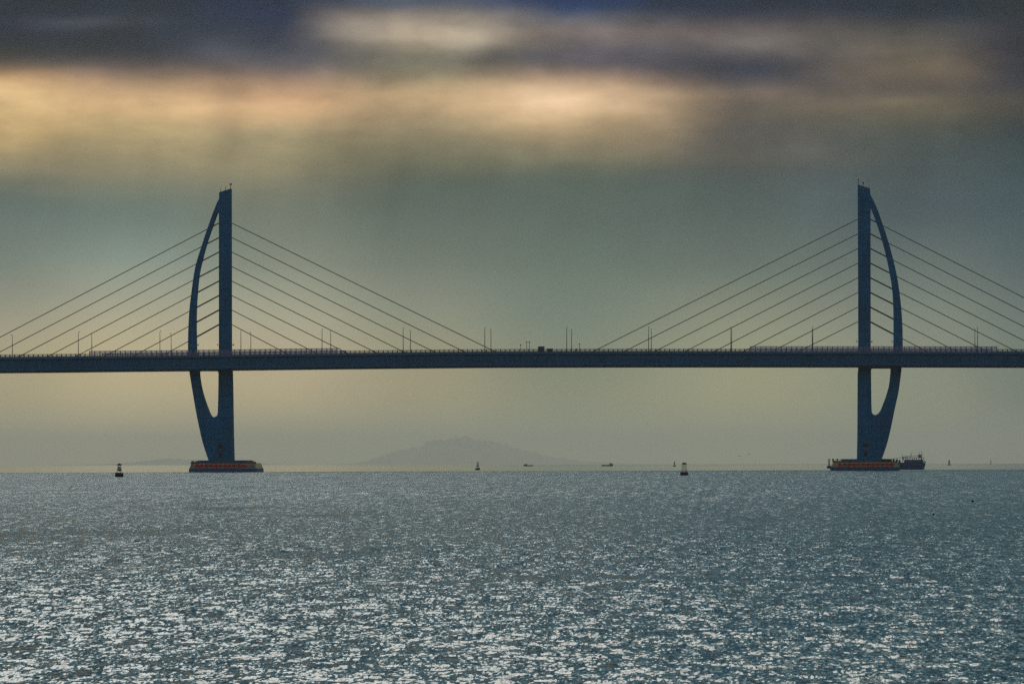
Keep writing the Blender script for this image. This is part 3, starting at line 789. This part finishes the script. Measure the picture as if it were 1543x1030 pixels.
# workboat moored beyond the right pier
YW = water_Y(1372, 706.4)
wb = empty('workboat', at(1366.5, YW), 'dark blue workboat with long deckhouse moored behind the right fender', 'boat')
S = YW/F
wb.scale = (1, 1, 1.5)
bm = B(); hull(bm, 58*S, 6.0, 2.3, 0.12); obj('hull', bm, 'navy', wb)
bm = B(); box(bm, -18*S, 29*S*0.93, -3.08, -2.9, 1.15, 1.35); obj('rubbing_strake', bm, 'cabin', wb)
bm = B(); box(bm, -4*S, 24*S, -2.4, 2.4, 2.1, 3.25, 0.08); obj('deckhouse', bm, 'navy', wb)
for k in range(7):
    bm = B(); x = (-1.5+3.4*k)*S; box(bm, x-0.28, x+0.28, -2.46, -2.3, 2.5, 3.0); obj('window', bm, 'glass', wb)
bm = B(); box(bm, -6*S, 25.5*S, -2.7, 2.7, 3.9, 4.05); obj('awning', bm, 'dark', wb)
bm = B(); box(bm, 17*S, 22*S, -1.6, 1.6, 4.05, 4.9, 0.06); obj('wheelhouse', bm, 'grey', wb)
bm = B(); box(bm, 16*S, 26*S, -1.9, 1.9, 4.9, 5.0); obj('wheelhouse_roof', bm, 'dark', wb)
bm = B(); box(bm, 25*S, 27.5*S, -3.02, -2.0, 2.0, 3.0, 0.06); obj('white_locker', bm, 'white', wb)
bm = B(); box(bm, -7.5*S, -5*S, -1.6, -0.4, 3.2, 4.4, 0.06); obj('life_raft', bm, 'white', wb)
bm = B()
for x, h_ in ((-24,3.6),(-15,3.1),(-6.5,5.1),(0,4.6),(18.5,6.0),(22.3,6.3)): tube(bm, (x*S,0,1.8), (x*S,0,h_), 0.13, 0.09, n=6)
tube(bm, (-24*S,0,3.5), (-6.5*S,0,4.1), 0.07, n=6); tube(bm, (-6.5*S,0,4.1), (3*S,0,4.3), 0.07, n=6)
tube(bm, (5*S,0,4.0), (8*S,0,5.8), 0.12, n=6)
for k in range(10): tube(bm, ((-5+3.3*k)*S,-2.55,3.0), ((-5+3.3*k)*S,-2.55,3.95), 0.09, n=5); tube(bm, ((-5+3.3*k)*S,2.55,3.0), ((-5+3.3*k)*S,2.55,3.95), 0.09, n=5)
for k in range(8): tube(bm, ((-4+3.6*k)*S,-2.6,4.05), ((-4+3.6*k)*S,-2.6,4.6), 0.05, n=5)
tube(bm, (-4*S,-2.6,4.6), (21*S,-2.6,4.6), 0.05, n=5)
obj('mast', bm, 'dark', wb)
bm = B()
for x, w, h_ in ((-25,2.2,1.0),(-20,3,1.3),(-15.5,2,0.8),(-11,2.6,1.2)): box(bm, (x-w/2)*S, (x+w/2)*S, -2, 1, 2.0, 2.0+h_, 0.08)
obj('deck_cargo', bm, 'black', wb)

# ------------------------------------------------------------------ floats and birds
for px, py, r0, lab in ((1465.5,755,0.085,'larger dark net float on open water near the right edge'),(1406.5,775,0.055,'small dark float on the water, lower left of the larger one'),(1161,815,0.035,'tiny dark float on the water left of centre between the towers, nearest the viewer')):
    Yq = water_Y(px, py+0.8); o = empty('net_float', at(px, Yq), lab, 'float', 'net floats')
    bm = B(); lathe(bm, [(r0*0.5,-0.05),(r0,0.0),(r0*1.1,r0*0.9),(r0*0.8,r0*1.7),(r0*0.2,r0*2.0)], 14); obj('ball', bm, 'black', o, True)
    bm = B(); tube(bm, (0,0,r0*1.9), (0,0,r0*2.6), r0*0.2, n=6); obj('eyelet', bm, 'black', o)
def bird(px, py, Y, span, lab, rz, roll):
    p = P(px, py, Y); bm = B()
    lathe_pts = [(-0.5,0.02),(-0.35,0.10),(-0.1,0.13),(0.2,0.11),(0.38,0.06),(0.5,0.07),(0.6,0.02)]
    k = span/1.6; rings = []
    for x, r in lathe_pts: rings.append([bm.verts.new((x*k, r*k*math.cos(w), r*k*math.sin(w))) for w in [2*math.pi*i/8 for i in range(8)]])
    for a, b in zip(rings, rings[1:]):
        for i in range(8): bm.faces.new((a[i], a[(i+1)%8], b[(i+1)%8], b[i]))
    bm.faces.new(rings[0]); bm.faces.new(rings[-1][::-1])
    for s in (-1, 1):
        pts = [(0.22,0.08,0.03),(0.26,0.42,0.20),(0.08,0.85,0.10),(-0.08,0.42,0.18),(-0.2,0.08,0.03)]
        up = [bm.verts.new((a*k, s*b*k, (c+0.012)*k)) for a, b, c in pts]; dn = [bm.verts.new((a*k, s*b*k, (c-0.02)*k)) for a, b, c in pts]
        for i in range(5): bm.faces.new((up[i], up[(i+1)%5], dn[(i+1)%5], dn[i]))
        bm.faces.new(up); bm.faces.new(dn[::-1])
    o = obj('bird', bm, 'feather', None, loc=p); o.rotation_euler = (roll, 0, rz)
    tag(o, lab, 'bird', 'birds over the sea')
bird(1114, 687, 900, 0.75, 'dark bird flying low over the sea, the left and lower of two', R(70), R(6))
bird(1128.6, 684, 900, 0.55, 'small dark bird flying, the right and higher of two', R(40), R(-12))

# ------------------------------------------------------------------ haze
def build_haze():
    bm = B(); box(bm, -60000, 60000, -950, 100000, -3, HAZE_TOP)
    m = bpy.data.materials.new('haze_air'); m.use_nodes = True; nt = m.node_tree; nt.nodes.clear()
    o_ = nt.nodes.new('ShaderNodeOutputMaterial'); v = nt.nodes.new('ShaderNodeVolumePrincipled')
    v.inputs['Density'].default_value = HAZE_D; v.inputs['Color'].default_value = (1.0,0.95,0.78,1)
    v.inputs['Anisotropy'].default_value = 0.25
    nt.links.new(v.outputs[0], o_.inputs['Volume'])
    o = obj('haze', bm, m); tag(o, 'thin pale sea haze over the water', 'haze', kind='stuff')
build_haze()
